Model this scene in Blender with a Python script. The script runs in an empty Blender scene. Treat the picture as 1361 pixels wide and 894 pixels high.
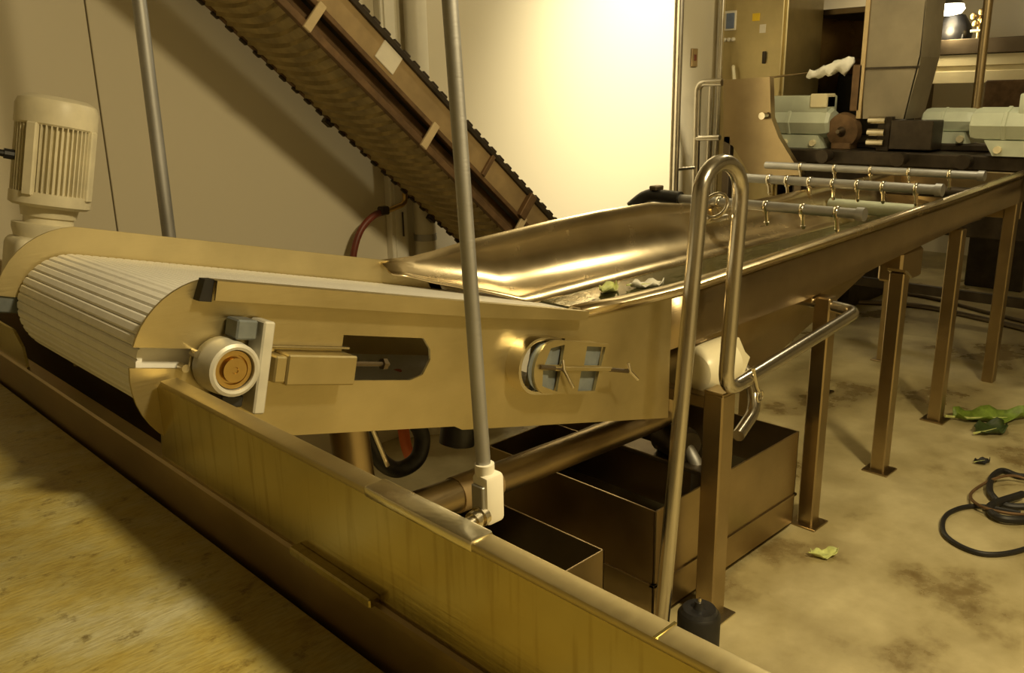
import bpy, bmesh, math, random
from mathutils import Vector, Matrix, Euler
random.seed(7)
C = bpy.context.scene.collection
sc = bpy.context.scene
PI = math.pi

# ------------------------------------------------------------------ camera
cam = bpy.data.cameras.new('camera'); camo = bpy.data.objects.new('camera', cam); C.objects.link(camo)
cam.sensor_fit = 'HORIZONTAL'; cam.sensor_width = 36.0; cam.lens = 36.0 * 1150.0 / 1361.0
cam.clip_start = 0.02; cam.clip_end = 100
right = Vector((0.71405713, -0.69984177, -0.01854492))
up = Vector((0.20294255, 0.18156743, 0.96220974))
back = Vector((-0.67002742, -0.69083628, 0.27167719))
camo.matrix_world = Matrix(((right.x, up.x, back.x, 0.0), (right.y, up.y, back.y, 0.0), (right.z, up.z, back.z, 1.6), (0, 0, 0, 1)))
sc.camera = camo

# ------------------------------------------------------------------ world, lamps, exposure
sc.view_settings.view_transform = 'Standard'; sc.view_settings.look = 'None'
sc.view_settings.gamma = 1.0; sc.view_settings.use_curve_mapping = False
sc.view_settings.exposure = 0.0
w = bpy.data.worlds.new('world'); sc.world = w; w.use_nodes = True
w.node_tree.nodes['Background'].inputs[0].default_value = (1.0, 0.70, 0.26, 1)
w.node_tree.nodes['Background'].inputs[1].default_value = 0.04
WARM = (1.0, 0.80, 0.43)
KEY = Vector((1.50, -0.80, 3.35)); FLOOD = Vector((4.35, 1.6, 3.1)); SPOT_AT = Vector((4.08, 3.2, 1.60))
def lamp(name, kind, loc, energy, color, **k):
    l = bpy.data.lights.new(name, kind); l.energy = energy; l.color = color
    for a, b in k.items(): setattr(l, a, b)
    o = bpy.data.objects.new(name, l); C.objects.link(o); o.location = loc
    return o
key_light = lamp('key_lamp_offscreen', 'AREA', KEY - Vector((0, 0, .12)), 132, WARM, shape='DISK', size=0.40)
flood_light = lamp('flood_lamp_offscreen', 'SPOT', FLOOD, 600, (1.0, 0.87, 0.58), spot_size=math.radians(63), spot_blend=1.0, shadow_soft_size=0.12)
flood_light.rotation_euler = (SPOT_AT - FLOOD).to_track_quat('-Z', 'Y').to_euler()
spill_light = lamp('flood_spill_offscreen', 'POINT', FLOOD + Vector((0, -.02, -.22)), 55, (1.0, 0.85, 0.52), shadow_soft_size=0.10)

# ------------------------------------------------------------------ materials
M = {}
def nt(name):
    m = bpy.data.materials.new(name); m.use_nodes = True; M[name] = m
    t = m.node_tree; b = t.nodes['Principled BSDF']
    return m, t, b
def N(t, typ, **k):
    n = t.nodes.new(typ)
    for a, v in k.items(): setattr(n, a, v)
    return n
def coords(t, scale=(1, 1, 1), kind='Object'):
    tc = N(t, 'ShaderNodeTexCoord'); mp = N(t, 'ShaderNodeMapping'); mp.inputs['Scale'].default_value = scale
    t.links.new(tc.outputs[kind], mp.inputs[0]); return mp.outputs[0]
def noise(t, co, scale, detail=4, rough=.55):
    n = N(t, 'ShaderNodeTexNoise'); n.inputs['Scale'].default_value = scale; n.inputs['Detail'].default_value = detail; n.inputs['Roughness'].default_value = rough
    t.links.new(co, n.inputs['Vector']); return n.outputs['Fac']
def ramp(t, fac, stops):
    r = N(t, 'ShaderNodeValToRGB'); e = r.color_ramp.elements
    while len(e) < len(stops): e.new(0.5)
    for i, (p, c) in enumerate(stops):
        e[i].position = p; e[i].color = (c[0], c[1], c[2], 1) if hasattr(c, '__len__') else (c, c, c, 1)
    t.links.new(fac, r.inputs[0]); return r.outputs[0]
def bump(t, h, b, strength=.2, dist=.005):
    bp = N(t, 'ShaderNodeBump'); bp.inputs['Strength'].default_value = strength; bp.inputs['Distance'].default_value = dist
    t.links.new(h, bp.inputs['Height']); t.links.new(bp.outputs[0], b.inputs['Normal'])
def plain(name, col, rough=.5, metal=0.0, var=.12, scale=14, bstr=0.0):
    m, t, b = nt(name); co = coords(t)
    f = noise(t, co, scale)
    lo = tuple(c * (1 - var) for c in col); hi = tuple(min(1, c * (1 + var)) for c in col)
    t.links.new(ramp(t, f, [(.3, lo), (.7, hi)]), b.inputs['Base Color'])
    b.inputs['Roughness'].default_value = rough; b.inputs['Metallic'].default_value = metal
    if bstr: bump(t, f, b, bstr, .003)
    return m
def steel(name, col, r0, r1, stretch=(3, 3, 60), metal=1.0, smear=0.0):
    m, t, b = nt(name)
    fine = noise(t, coords(t, stretch), 6, 3); broad = noise(t, coords(t), 5, 5)
    lo = tuple(c * .78 for c in col)
    t.links.new(ramp(t, broad, [(.3, lo), (.7, col)]), b.inputs['Base Color'])
    mx = N(t, 'ShaderNodeMath', operation='MULTIPLY_ADD'); t.links.new(fine, mx.inputs[0]); mx.inputs[1].default_value = (r1 - r0); mx.inputs[2].default_value = r0
    m2 = N(t, 'ShaderNodeMath', operation='MULTIPLY_ADD'); t.links.new(broad, m2.inputs[0]); m2.inputs[1].default_value = (r1 - r0) * .9; t.links.new(mx.outputs[0], m2.inputs[2])
    t.links.new(m2.outputs[0], b.inputs['Roughness'])
    b.inputs['Metallic'].default_value = metal
    bump(t, fine, b, .08, .002)
    return m
steel('steel', (.74, .61, .38), .16, .26, (3, 3, 3))
steel('steel_brushed', (.66, .56, .31), .27, .45, (2, 30, 60))
steel('steel_bright', (.80, .74, .60), .10, .22)
steel('steel_brown', (.46, .36, .21), .20, .34)
steel('steel_dark', (.20, .16, .11), .30, .5)
steel('steel_wall', (.53, .45, .20), .13, .24, (2, 2, 40))
t = M['steel_wall'].node_tree; b = t.nodes['Principled BSDF']; src = b.inputs['Base Color'].links[0].from_socket
mul = N(t, 'ShaderNodeMix', data_type='RGBA', blend_type='MULTIPLY'); mul.inputs[0].default_value = 1
t.links.new(src, mul.inputs[6]); t.links.new(ramp(t, noise(t, coords(t, (1, 26, 1.6)), 3, 4), [(.30, (.80, .76, .68)), (.46, (1, 1, 1))]), mul.inputs[7]); t.links.new(mul.outputs[2], b.inputs['Base Color'])
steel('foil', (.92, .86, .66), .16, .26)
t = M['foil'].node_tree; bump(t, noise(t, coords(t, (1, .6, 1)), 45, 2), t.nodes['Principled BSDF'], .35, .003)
steel('steel_leg', (.33, .25, .14), .18, .30)
steel('tube', (.66, .62, .54), .14, .24, (20, 20, 2))
steel('galvanised', (.52, .52, .52), .35, .55)
plain('belt_white', (.94, .93, .89), .38, 0, .05, 30)
plain('paint_cream', (.74, .68, .50), .42, 0, .10, 18)
plain('paint_grey', (.64, .62, .54), .42, .2, .10, 18)
plain('paint_green', (.50, .54, .42), .40, 0, .08, 10)
plain('plastic_white', (.84, .78, .56), .35, 0, .04, 8)
plain('pvc_white', (.78, .74, .62), .4, 0, .05, 8)
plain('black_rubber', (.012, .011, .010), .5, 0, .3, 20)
plain('black_plastic', (.02, .02, .022), .35, 0, .3, 20)
plain('dark_metal', (.055, .042, .028), .45, .6, .3, 12)
plain('dirty_belt', (.36, .28, .12), .6, 0, .40, 9, .3)
plain('rust_brown', (.16, .095, .045), .55, .5, .35, 14)
plain('tan_panel', (.40, .29, .15), .45, .5, .25, 6)
plain('strap_tan', (.58, .46, .27), .5, .1, .15, 12)
plain('duct_grey', (.27, .23, .155), .5, .3, .18, 4)
plain('red_hose', (.16, .035, .02), .45, 0, .2, 20)
plain('orange', (.60, .13, .03), .4, 0, .1, 20)
plain('blue_grey', (.22, .25, .27), .35, .4, .15, 30)
plain('yellow', (.80, .55, .02), .4, 0, .05, 20)
plain('screen_blue', (.16, .20, .30), .15, 0, .1, 30)
plain('label_white', (.75, .70, .58), .5, 0, .05, 20)
plain('beam_cream', (.74, .66, .42), .5, 0, .06, 6)
plain('leaf_green', (.16, .24, .03), .5, 0, .35, 30)
plain('leaf_pale', (.55, .60, .22), .5, 0, .3, 30)
plain('leaf_dark', (.035, .055, .012), .5, 0, .35, 30)
plain('rag', (.88, .86, .76), .7, 0, .04, 20)
plain('ceiling_paint', (.32, .29, .22), .7, 0, .1, 3)
plain('brass', (.60, .42, .16), .3, 1.0, .1, 20)

m, t, b = nt('wall_paint')
f1 = noise(t, coords(t), 1.3, 5); f2 = noise(t, coords(t, (12, 1, .8)), 2.0, 4)
mxn = N(t, 'ShaderNodeMath', operation='ADD'); t.links.new(f1, mxn.inputs[0]); t.links.new(f2, mxn.inputs[1])
t.links.new(ramp(t, mxn.outputs[0], [(.35, (.60, .55, .42)), (.65, (.70, .64, .49))]), b.inputs['Base Color'])
b.inputs['Roughness'].default_value = .38

m, t, b = nt('concrete')
co = coords(t)
st = noise(t, co, 1.7, 7, .62); fn = noise(t, co, 28, 4); md = noise(t, co, 5.5, 5)
c1 = ramp(t, st, [(.35, (.20, .145, .060)), (.45, (.43, .365, .19)), (.62, (.56, .49, .28))])
c2 = ramp(t, md, [(.35, (.80, .78, .74)), (.60, (1, 1, 1))])
mul = N(t, 'ShaderNodeMix', data_type='RGBA', blend_type='MULTIPLY'); mul.inputs[0].default_value = .8
t.links.new(c1, mul.inputs[6]); t.links.new(c2, mul.inputs[7]); t.links.new(mul.outputs[2], b.inputs['Base Color'])
t.links.new(ramp(t, st, [(.38, .25), (.6, .62)]), b.inputs['Roughness']); bump(t, fn, b, .25, .003)

m, t, b = nt('stained_bed')
co = coords(t); st = noise(t, coords(t, (1.0, 1.3, 1)), 4.2, 8, .68); ln = noise(t, coords(t, (14, 70, 1)), 3.0, 5); sp = noise(t, co, 26, 5, .7)
c1 = ramp(t, st, [(.33, (.29, .20, .045)), (.45, (.45, .36, .10)), (.55, (.47, .41, .17)), (.66, (.54, .51, .32))])
c2 = ramp(t, ln, [(.38, (.78, .75, .68)), (.56, (1, 1, 1))])
mul = N(t, 'ShaderNodeMix', data_type='RGBA', blend_type='MULTIPLY'); mul.inputs[0].default_value = .8
t.links.new(c1, mul.inputs[6]); t.links.new(c2, mul.inputs[7]); t.links.new(mul.outputs[2], b.inputs['Base Color'])
mul2 = N(t, 'ShaderNodeMix', data_type='RGBA', blend_type='MULTIPLY'); mul2.inputs[0].default_value = 1
t.links.new(mul.outputs[2], mul2.inputs[6]); t.links.new(ramp(t, sp, [(.30, (.45, .40, .33)), (.42, (1, 1, 1))]), mul2.inputs[7]); t.links.new(mul2.outputs[2], b.inputs['Base Color'])
b.inputs['Roughness'].default_value = .42; bump(t, ln, b, .5, .003)

m, t, b = nt('wash_water')
b.inputs['Base Color'].default_value = (.075, .072, .028, 1); b.inputs['Roughness'].default_value = .10; b.inputs['IOR'].default_value = 1.33
bump(t, noise(t, coords(t, (1, 2.2, 1)), 11, 3), b, .35, .012)
m, t, b = nt('tank_water')
b.inputs['Base Color'].default_value = (.03, .026, .014, 1); b.inputs['Roughness'].default_value = .08; b.inputs['IOR'].default_value = 1.33
bump(t, noise(t, coords(t), 8, 2), b, .1, .01)
m, t, b = nt('lamp_glow')
b.inputs['Base Color'].default_value = (1, .9, .7, 1); b.inputs['Emission Color'].default_value = (1, .9, .66, 1); b.inputs['Emission Strength'].default_value = 9

# ------------------------------------------------------------------ mesh helpers
class MB:
    def __init__(s): s.v = []; s.f = []
    def add(s, v, f):
        o = len(s.v); s.v += [tuple(q) for q in v]; s.f += [tuple(i + o for i in q) for q in f]; return s
    def bm(s, b):
        b.verts.index_update(); s.add([q.co for q in b.verts], [[q.index for q in f.verts] for f in b.faces]); b.free(); return s
    def box(s, lo, hi, bev=0.0, mat=None, seg=1):
        b = bmesh.new(); bmesh.ops.create_cube(b, size=1)
        for q in b.verts: q.co = Vector([(lo[i] + hi[i]) / 2 + q.co[i] * (hi[i] - lo[i]) for i in range(3)])
        if bev: bmesh.ops.bevel(b, geom=list(b.edges), offset=bev, segments=seg, profile=.5, affect='EDGES')
        if mat is not None: bmesh.ops.transform(b, matrix=mat, verts=b.verts)
        return s.bm(b)
    def bar(s, a, c, wx, wz, bev=0.0, roll=0.0):
        a = Vector(a); c = Vector(c); d = c - a
        q = d.to_track_quat('X', 'Z').to_matrix().to_4x4()
        m = Matrix.Translation((a + c) / 2) @ q @ Matrix.Rotation(roll, 4, 'X')
        return s.box((-d.length / 2, -wx / 2, -wz / 2), (d.length / 2, wx / 2, wz / 2), bev, m)
    def tube(s, pts, r, n=14, caps=True, closed=False):
        P = [Vector(p) for p in pts]; R = r if hasattr(r, '__len__') else [r] * len(P)
        rings = []; nrm = None; L = len(P)
        for i in range(L):
            if closed: tdir = P[(i + 1) % L] - P[i - 1]
            else: tdir = P[min(i + 1, L - 1)] - P[max(i - 1, 0)]
            tdir.normalize()
            if nrm is None: nrm = tdir.orthogonal().normalized()
            nrm = (nrm - tdir * nrm.dot(tdir)).normalized(); bn = tdir.cross(nrm)
            rings.append([P[i] + (nrm * math.cos(2 * PI * k / n) + bn * math.sin(2 * PI * k / n)) * R[i] for k in range(n)])
        v = [q for g in rings for q in g]; f = []
        for i in range(L if closed else L - 1):
            j = (i + 1) % L
            for k in range(n):
                f.append((i * n + k, i * n + (k + 1) % n, j * n + (k + 1) % n, j * n + k))
        if caps and not closed:
            f.append(tuple(range(n - 1, -1, -1))); f.append(tuple((L - 1) * n + k for k in range(n)))
        return s.add(v, f)
    def lathe(s, prof, base, axis, n=28, caps=True):
        A = Vector(axis).normalized(); u = A.orthogonal().normalized(); w_ = A.cross(u); B = Vector(base)
        v = []; f = []
        for (h, r) in prof:
            for k in range(n):
                a = 2 * PI * k / n; v.append(B + A * h + (u * math.cos(a) + w_ * math.sin(a)) * r)
        for i in range(len(prof) - 1):
            for k in range(n): f.append((i * n + k, i * n + (k + 1) % n, (i + 1) * n + (k + 1) % n, (i + 1) * n + k))
        if caps:
            f.append(tuple(range(n - 1, -1, -1))); f.append(tuple((len(prof) - 1) * n + k for k in range(n)))
        return s.add(v, f)
    def prism(s, outer, fn, d0, d1, holes=()):
        # polygon (with holes) in 2D, fn(u, v, depth) -> point, depth from d0 to d1
        b = bmesh.new(); loops = [list(outer)] + [list(h) for h in holes]; edges = []; flat = []; base = 0
        for lp in loops:
            vs = [b.verts.new((p[0], p[1], 0)) for p in lp]
            for i in range(len(vs)): edges.append(b.edges.new((vs[i], vs[(i + 1) % len(vs)])))
            flat += lp
        bmesh.ops.triangle_fill(b, use_beauty=True, edges=edges)
        b.verts.index_update(); tris = [[q.index for q in f.verts] for f in b.faces]; n = len(flat); b.free()
        v = [fn(p[0], p[1], d0) for p in flat] + [fn(p[0], p[1], d1) for p in flat]
        f = [tuple(q) for q in tris] + [tuple(i + n for i in reversed(q)) for q in tris]; o = 0
        for lp in loops:
            k = len(lp)
            for i in range(k): f.append((o + i, o + (i + 1) % k, o + (i + 1) % k + n, o + i + n))
            o += k
        return s.add(v, f)
    def loft(s, secs, thick=0.0):
        # open sheet through sections; thickened along z/normals by a solidify modifier added by build
        n = len(secs[0]); v = [p for g in secs for p in g]; f = []
        for i in range(len(secs) - 1):
            for k in range(n - 1): f.append((i * n + k, i * n + k + 1, (i + 1) * n + k + 1, (i + 1) * n + k))
        return s.add(v, f)
    def build(s, name, mat, parent=None, sharp=35, solid=0.0, local=False):
        off = Vector((0, 0, 0))
        if parent is not None and not local: off = Vector(parent.get('_o', (0, 0, 0)))
        me = bpy.data.meshes.new(name); me.from_pydata([Vector(q) - off for q in s.v], [], s.f); me.update()
        b = bmesh.new(); b.from_mesh(me); bmesh.ops.recalc_face_normals(b, faces=b.faces); b.to_mesh(me); b.free()
        for p in me.polygons: p.use_smooth = True
        me.set_sharp_from_angle(angle=math.radians(sharp))
        me.materials.append(M[mat])
        o = bpy.data.objects.new(name, me); C.objects.link(o)
        if parent is not None:
            o.parent = parent; o['_o'] = tuple(off)
        if solid:
            md_ = o.modifiers.new('thickness', 'SOLIDIFY'); md_.thickness = solid; md_.offset = 0
        return o
def thing(name, loc, label, cat, group=None):
    o = bpy.data.objects.new(name, None); C.objects.link(o); o.location = loc; o.empty_display_size = .05
    o['_o'] = tuple(loc); o['label'] = label; o['category'] = cat
    if group: o['group'] = group
    return o
def tag(o, label, cat, group=None):
    o['label'] = label; o['category'] = cat
    if group: o['group'] = group
    return o
def place(name, me, parent, loc, rot=(0, 0, 0), scale=(1, 1, 1)):
    o = bpy.data.objects.new(name, me); C.objects.link(o)
    off = Vector(parent.get('_o', (0, 0, 0))) if parent is not None else Vector()
    o.parent = parent; o.location = Vector(loc) - off; o.rotation_euler = rot; o.scale = scale
    return o
def mesh_of(mb, mat, sharp=35):
    o = mb.build('tmp', mat, None, sharp); me = o.data; bpy.data.objects.remove(o); return me
def arc(cx, cz, r, a0, a1, n):
    return [(cx + r * math.cos(math.radians(a0 + (a1 - a0) * i / n)), cz + r * math.sin(math.radians(a0 + (a1 - a0) * i / n))) for i in range(n + 1)]
def smooth(pts, n=8, rad=.05):
    # polyline with rounded corners
    P = [Vector(p) for p in pts]; out = [P[0]]
    for i in range(1, len(P) - 1):
        a = P[i - 1] - P[i]; c = P[i + 1] - P[i]; r = min(rad, a.length * .49, c.length * .49)
        p0 = P[i] + a.normalized() * r; p1 = P[i] + c.normalized() * r
        for k in range(n + 1):
            tt = k / n; out.append(p0 * (1 - tt) ** 2 + P[i] * 2 * tt * (1 - tt) + p1 * tt ** 2)
    out.append(P[-1]); return out
def catmull(pts, n=8):
    P = [Vector(p) for p in pts]; P = [P[0] * 2 - P[1]] + P + [P[-1] * 2 - P[-2]]; out = []
    for i in range(1, len(P) - 2):
        for k in range(n):
            s = k / n; out.append(.5 * ((2 * P[i]) + (P[i + 1] - P[i - 1]) * s + (2 * P[i - 1] - 5 * P[i] + 4 * P[i + 1] - P[i + 2]) * s * s + (3 * P[i] - P[i - 1] - 3 * P[i + 1] + P[i + 2]) * s ** 3))
    out.append(P[-2]); return out
def struct(o): o['kind'] = 'structure'; return o

# ------------------------------------------------------------------ the setting
struct(MB().box((-3.5, -3.5, -.1), (9.0, 3.75, 0)).build('floor', 'concrete'))
wb = struct(MB().box((-3.5, 3.222, 0), (4.56, 3.75, 3.6)).build('wall_back', 'wall_paint')); wb['_o'] = (0, 0, 0)
for x0, x1 in ((-3.5, -1.06), (-1.055, 1.141), (1.146, 4.58)):
    MB().box((x0, 3.195, 0), (x1, 3.225, 3.6), .002).build('wall_panel', 'wall_paint', wb)
wr = struct(MB().box((4.56, 3.60, 0), (9.0, 3.75, 3.6)).build('wall_recess', 'wall_paint')); wr['_o'] = (0, 0, 0)
MB().box((4.555, 3.195, 0), (4.58, 3.60, 3.6), .002).build('corner_panel', 'wall_paint', wr)
struct(MB().box((8.9, -3.5, 0), (9.0, 3.75, 3.6)).build('wall_right', 'wall_paint'))
struct(MB().box((-3.6, -3.5, 0), (-3.5, 3.75, 3.6)).build('wall_left', 'wall_paint'))
struct(MB().box((-3.6, -3.6, 0), (9.0, -3.5, 3.6)).build('wall_front', 'wall_paint'))
struct(MB().box((-3.5, -3.5, 3.6), (9.0, 3.75, 3.7)).build('ceiling', 'ceiling_paint'))

# ------------------------------------------------------------------ lamps overhead
def ceiling_lamp(loc, label):
    tl = thing('bay_lamp', (loc.x, loc.y, loc.z), label, 'lamp')
    MB().lathe([(0, .20), (.02, .205), (.10, .15), (.16, .07), (.20, .05)], loc - Vector((0, 0, .10)), (0, 0, 1), 28, False).build('shade', 'galvanised', tl, solid=.003)
    MB().tube([loc + Vector((0, 0, .09)), Vector((loc.x, loc.y, 3.6))], .012).build('stem', 'galvanised', tl)
ceiling_lamp(KEY, 'round bay lamp hanging from the ceiling above the belt conveyor')
tl = thing('flood_lamp', FLOOD, 'flood lamp on the ceiling aimed at the bright cream wall', 'lamp')
dv = (SPOT_AT - FLOOD).normalized()
MB().lathe([(-.10, .06), (-.06, .11), (.04, .15)], FLOOD, dv, 24, False).build('housing', 'galvanised', tl, solid=.003)
MB().tube([FLOOD - dv * .10, Vector((FLOOD.x, FLOOD.y - .1, 3.6))], .012).build('bracket', 'galvanised', tl)

# ------------------------------------------------------------------ cross conveyor in the foreground
cc = thing('cross_conveyor', (.15, .8, 0), 'low stained cross conveyor with a tall stainless side wall below the white belt', 'conveyor')
MB().box((-.30, -1.2, .890), (.508, 3.1, .930), .002).build('bed', 'stained_bed', cc)
MB().box((.514, -1.2, .78), (.550, 3.1, 1.012), .004).build('base_rail', 'steel_brown', cc)
wallp = MB().prism([(-1.2, 1.0), (1.400, 1.0), (1.380, 1.142), (1.362, 1.155), (-1.2, 1.155)], lambda u, v, d: (d, u, v), .521, .526).build('side_wall', 'steel_wall', cc)
MB().box((.5195, -1.2, 1.147), (.549, 1.364, 1.158), .0035, None, 2).build('wall_cap', 'steel_brushed', cc)
MB().box((.544, -1.2, 1.125), (.549, 1.364, 1.156), .001).build('cap_lip', 'steel_wall', cc)
MB().prism([(2.13, .98), (2.15, 1.06), (2.20, 1.09), (3.1, 1.09), (3.1, .98)], lambda u, v, d: (d, u, v), .521, .527).build('side_wall', 'steel_wall', cc)
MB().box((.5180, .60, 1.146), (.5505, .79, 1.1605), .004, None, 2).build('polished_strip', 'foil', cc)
for y0 in (.21, .37): MB().box((.5195, y0, 1.1575), (.550, y0 + .003, 1.1588)).build('cap_joint', 'steel_wall', cc)
MB().box((.505, .774, 1.008), (.522, .958, 1.021), .002).build('ledge_bar', 'steel_wall', cc)
MB().prism([(1.40, .55), (3.1, .55), (3.1, 1.20), (2.10, 1.20), (2.07, 1.04), (1.40, 1.04)], lambda u, v, d: (d, u, v), .604, .610).build('added_gap_sheet', 'steel_brown', cc)  # sheet added under the belt head, keeps the gap below it dark
MB().box((-.33, -1.2, .78), (-.30, 3.1, .96), .003).build('edge_rail', 'steel_dark', cc)
for x in (-.28, .52):
    for y in (-1.0, .95, 2.9): MB().box((x - .025, y - .025, 0), (x + .025, y + .025, .88), .003).build('leg', 'steel_dark', cc)

# ------------------------------------------------------------------ belt conveyor (frame: a along the slope, b across it, about the head shaft)
AX, AZ = .63, 1.159; TH = math.atan(.246); E1 = (math.cos(TH), -math.sin(TH)); E2 = (math.sin(TH), math.cos(TH))
def F(a, b, y): return Vector((AX + a * E1[0] + b * E2[0], y, AZ + a * E1[1] + b * E2[1]))
def toab(x, z): return ((x - AX) * E1[0] + (z - AZ) * E1[1], (x - AX) * E2[0] + (z - AZ) * E2[1])
def fr(a, b, y): return Matrix.Translation(F(a, b, y)) @ Matrix.Rotation(TH, 4, 'Y')
bc = thing('belt_conveyor', (1.3, 1.72, .65), 'inclined belt conveyor with white slatted belt and stainless side panels', 'conveyor')
NY = 1.38; FY = 2.05; BA = -.022
def fab(u, v, d): return F(u, v, d)
R = .150
slot = [(.25, -.032), (.43, -.032), (.462, -.02), (.477, .013), (.472, .035), (.45, .058), (.25, .058)]
port = arc(.775, .010, .062, 90, 270, 10) + [(.90, -.052), (.90, .072)]
near = arc(0, 0, R, 172, 107, 9) + [(-.039, .145)] + [(.936, .145), toab(1.70, 1.070), toab(1.965, 1.063), toab(1.965, .679)] + [(.60, -.146), (.575, -.137), (.10, -.137)] + arc(0, 0, R, 250, 184, 8) + [(-.05, -.010), (-.05, .024)]
near[0] = (-.1475, .024)
MB().prism(near, fab, NY, NY + .006, [slot, port]).build('side_panel', 'steel_brushed', bc)
far = arc(0, 0, .172, 178, 100, 9) + [(.88, .178), (1.02, .165), toab(1.60, 1.10), (1.25, -.146), (.0, -.146), (-.03, .0)]
MB().prism(far, fab, FY, FY + .006).build('side_panel', 'steel_brushed', bc)
MB().box((-.02, -.03, -.004), (.93, 0, .0)).build  # (profile below)
fl = MB()
fl.prism([(-.035, .145), (.936, .146), (.936, .1425), (-.035, .1415)], fab, NY - .030, NY + .001)
fl.prism([(-.035, .145), (.936, .146), (.936, .124), (.60, .114), (-.035, .112)], fab, NY - .032, NY - .028)
fl.build('top_flange', 'steel_brushed', bc)
MB().prism([(-.052, .145), (-.036, .146), (-.036, .108), (-.058, .108)], fab, NY - .022, NY).build('flange_end_block', 'black_rubber', bc)  # small black block at the flange's left end
# head roller, shaft
MB().lathe([(0, .099), (.62, .099)], F(BA, 0, 1.41), (0, 1, 0), 32).build('head_roller', 'belt_white', bc)
MB().lathe([(0, .016), (.78, .016)], (AX, 1.325, AZ), (0, 1, 0), 20).build('shaft', 'steel_bright', bc)
# belt slats
BR = .104; PITCH = .0178; W0, W1 = 1.402, 2.040
sl = MB(); hw = PITCH * .495
prof = [(-hw, -.004), (hw, -.004), (hw, .0035), (hw * .6, .0060), (-hw * .6, .0060), (-hw, .0035)]
for_y = [(p[0], W0, p[1]) for p in prof] + [(p[0], W1, p[1]) for p in prof]
sl.add(for_y, [tuple(range(6)), tuple(range(11, 5, -1))] + [(i, (i + 1) % 6, (i + 1) % 6 + 6, i + 6) for i in range(6)])
slat_me = mesh_of(sl, 'belt_white', 30)
TOPL = 1.50; arcL = PI * BR; tot = TOPL * 2 + arcL; k = 0
while k * PITCH < tot:
    s = k * PITCH; k += 1
    if s < TOPL: p = F(TOPL - s + BA, BR, 0); th = TH
    elif s < TOPL + arcL:
        th = TH - (s - TOPL) / BR; p = F(BA, 0, 0) + Vector((math.sin(th) * BR, 0, math.cos(th) * BR))
    else:
        q = s - TOPL - arcL
        if q > 1.25: break
        p = F(q + BA, -BR, 0); th = TH - PI
    place('belt_slat', slat_me, bc, p, (0, th, 0))
# take-up bearing
tb = MB().box((-.004, -.020, -.080), (.018, .030, .084), .003, fr(.052, .0, NY - .034)).build('take_up_bearing', 'paint_grey', bc)
MB().lathe([(.006, .036), (-.001, .037), (-.002, .040), (.0, .044), (.034, .047), (.055, .047)], F(0, 0, NY - .060), (0, 1, 0), 30, False).build('bearing_housing', 'paint_grey', tb, solid=.004)
MB().lathe([(.006, .037), (.006, .034), (.0, .033), (.0, .026), (.008, .025), (.008, .022), (-.006, .021), (-.006, .006), (-.004, .005)], F(0, 0, NY - .056), (0, 1, 0), 28).build('bearing_insert', 'brass', tb)
MB().box((-.020, -.018, -.016), (.018, .026, .018), .003, fr(.022, .066, NY - .03)).build('guide_block', 'blue_grey', tb)
MB().box((-.030, -.010, -.010), (.012, .026, .012), .003, fr(.022, -.060, NY - .03)).build('guide_block', 'black_plastic', tb)
MB().lathe([(0, .007), (.02, .007)], F(-.048, .018, NY - .02), (0, 1, 0), 10).build('bolt', 'steel_bright', tb)
MB().lathe([(0, .007), (.02, .007)], F(-.066, -.006, NY - .02), (0, 1, 0), 10).build('bolt', 'steel_bright', tb)
MB().box((-.19, 0, -.032), (-.02, .04, .014), .003, fr(0, 0, FY + .006)).build('far_mount', 'blue_grey', bc)
# take-up tube and screw
MB().box((.084, -.046, -.026), (.108, 0, .022), .003, fr(0, 0, NY)).build('tube_end', 'steel_brushed', bc)
MB().box((.106, -.050, -.030), (.255, 0, .026), .003, fr(0, 0, NY)).build('take_up_tube', 'steel_brushed', bc)
MB().box((.084, -.012, .032), (.26, -.0005, .037), .001, fr(0, 0, NY)).build('weld_highlight', 'steel_bright', bc)  # bright strip on the tube's weld edge, its highlight put into the colour
MB().tube([F(.25, .006, NY - .02), F(.352, .006, NY - .02)], .005, 10).build('take_up_screw', 'steel_dark', bc)
MB().lathe([(0, .012), (.010, .012)], F(.335, .006, NY - .02), (E1[0], 0, E1[1]), 6).build('screw_nut', 'steel_dark', bc)
# clean-out port with clamp frame
cp = MB()
pa = arc(.775, .010, .066, 90, 270, 14)
ring_o = arc(.772, .010, .068, 90, 270, 14) + [(.835, -.058), (.835, .078)]; ring_i = arc(.772, .010, .060, 90, 270, 14) + [(.829, -.050), (.829, .070)]
cp.prism(ring_o, fab, NY - .045, NY + .004, [ring_i])
port_o = cp.build('clean_out_port', 'steel_bright', bc)
MB().prism(arc(.785, .010, .058, 90, 270, 12) + [(.80, -.048), (.80, .068)], fab, NY - .052, NY - .048).build('port_cover', 'blue_grey', port_o)
fo = arc(.805, .010, .066, 90, 250, 12) + [(.98, -.056), (1.0, .072)]
MB().prism(fo, fab, NY - .060, NY - .052, [[(.772, .016), (.785, .056), (.832, .066), (.832, .016)], [(.915, .016), (.915, .064), (.988, .064), (.982, .016)], [(.776, -.034), (.770, .004), (.832, .004), (.832, -.048)], [(.908, -.048), (.908, .004), (.978, .004), (.974, -.048)]]).build('clamp_plate', 'steel_brushed', port_o)
for a0, a1, b0, b1 in ((.765, .836, -.048, .062), (.902, .990, -.052, .066)):
    MB().prism([(a0, b0), (a1, b0), (a1, b1), (a0, b1)], fab, NY - .046, NY - .030).build('port_window', 'blue_grey', port_o)
MB().prism([(.78, -.045), (.98, -.05), (.99, .07), (.78, .065)], fab, NY - .030, NY - .001).build('port_body', 'steel_brushed', port_o)
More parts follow.
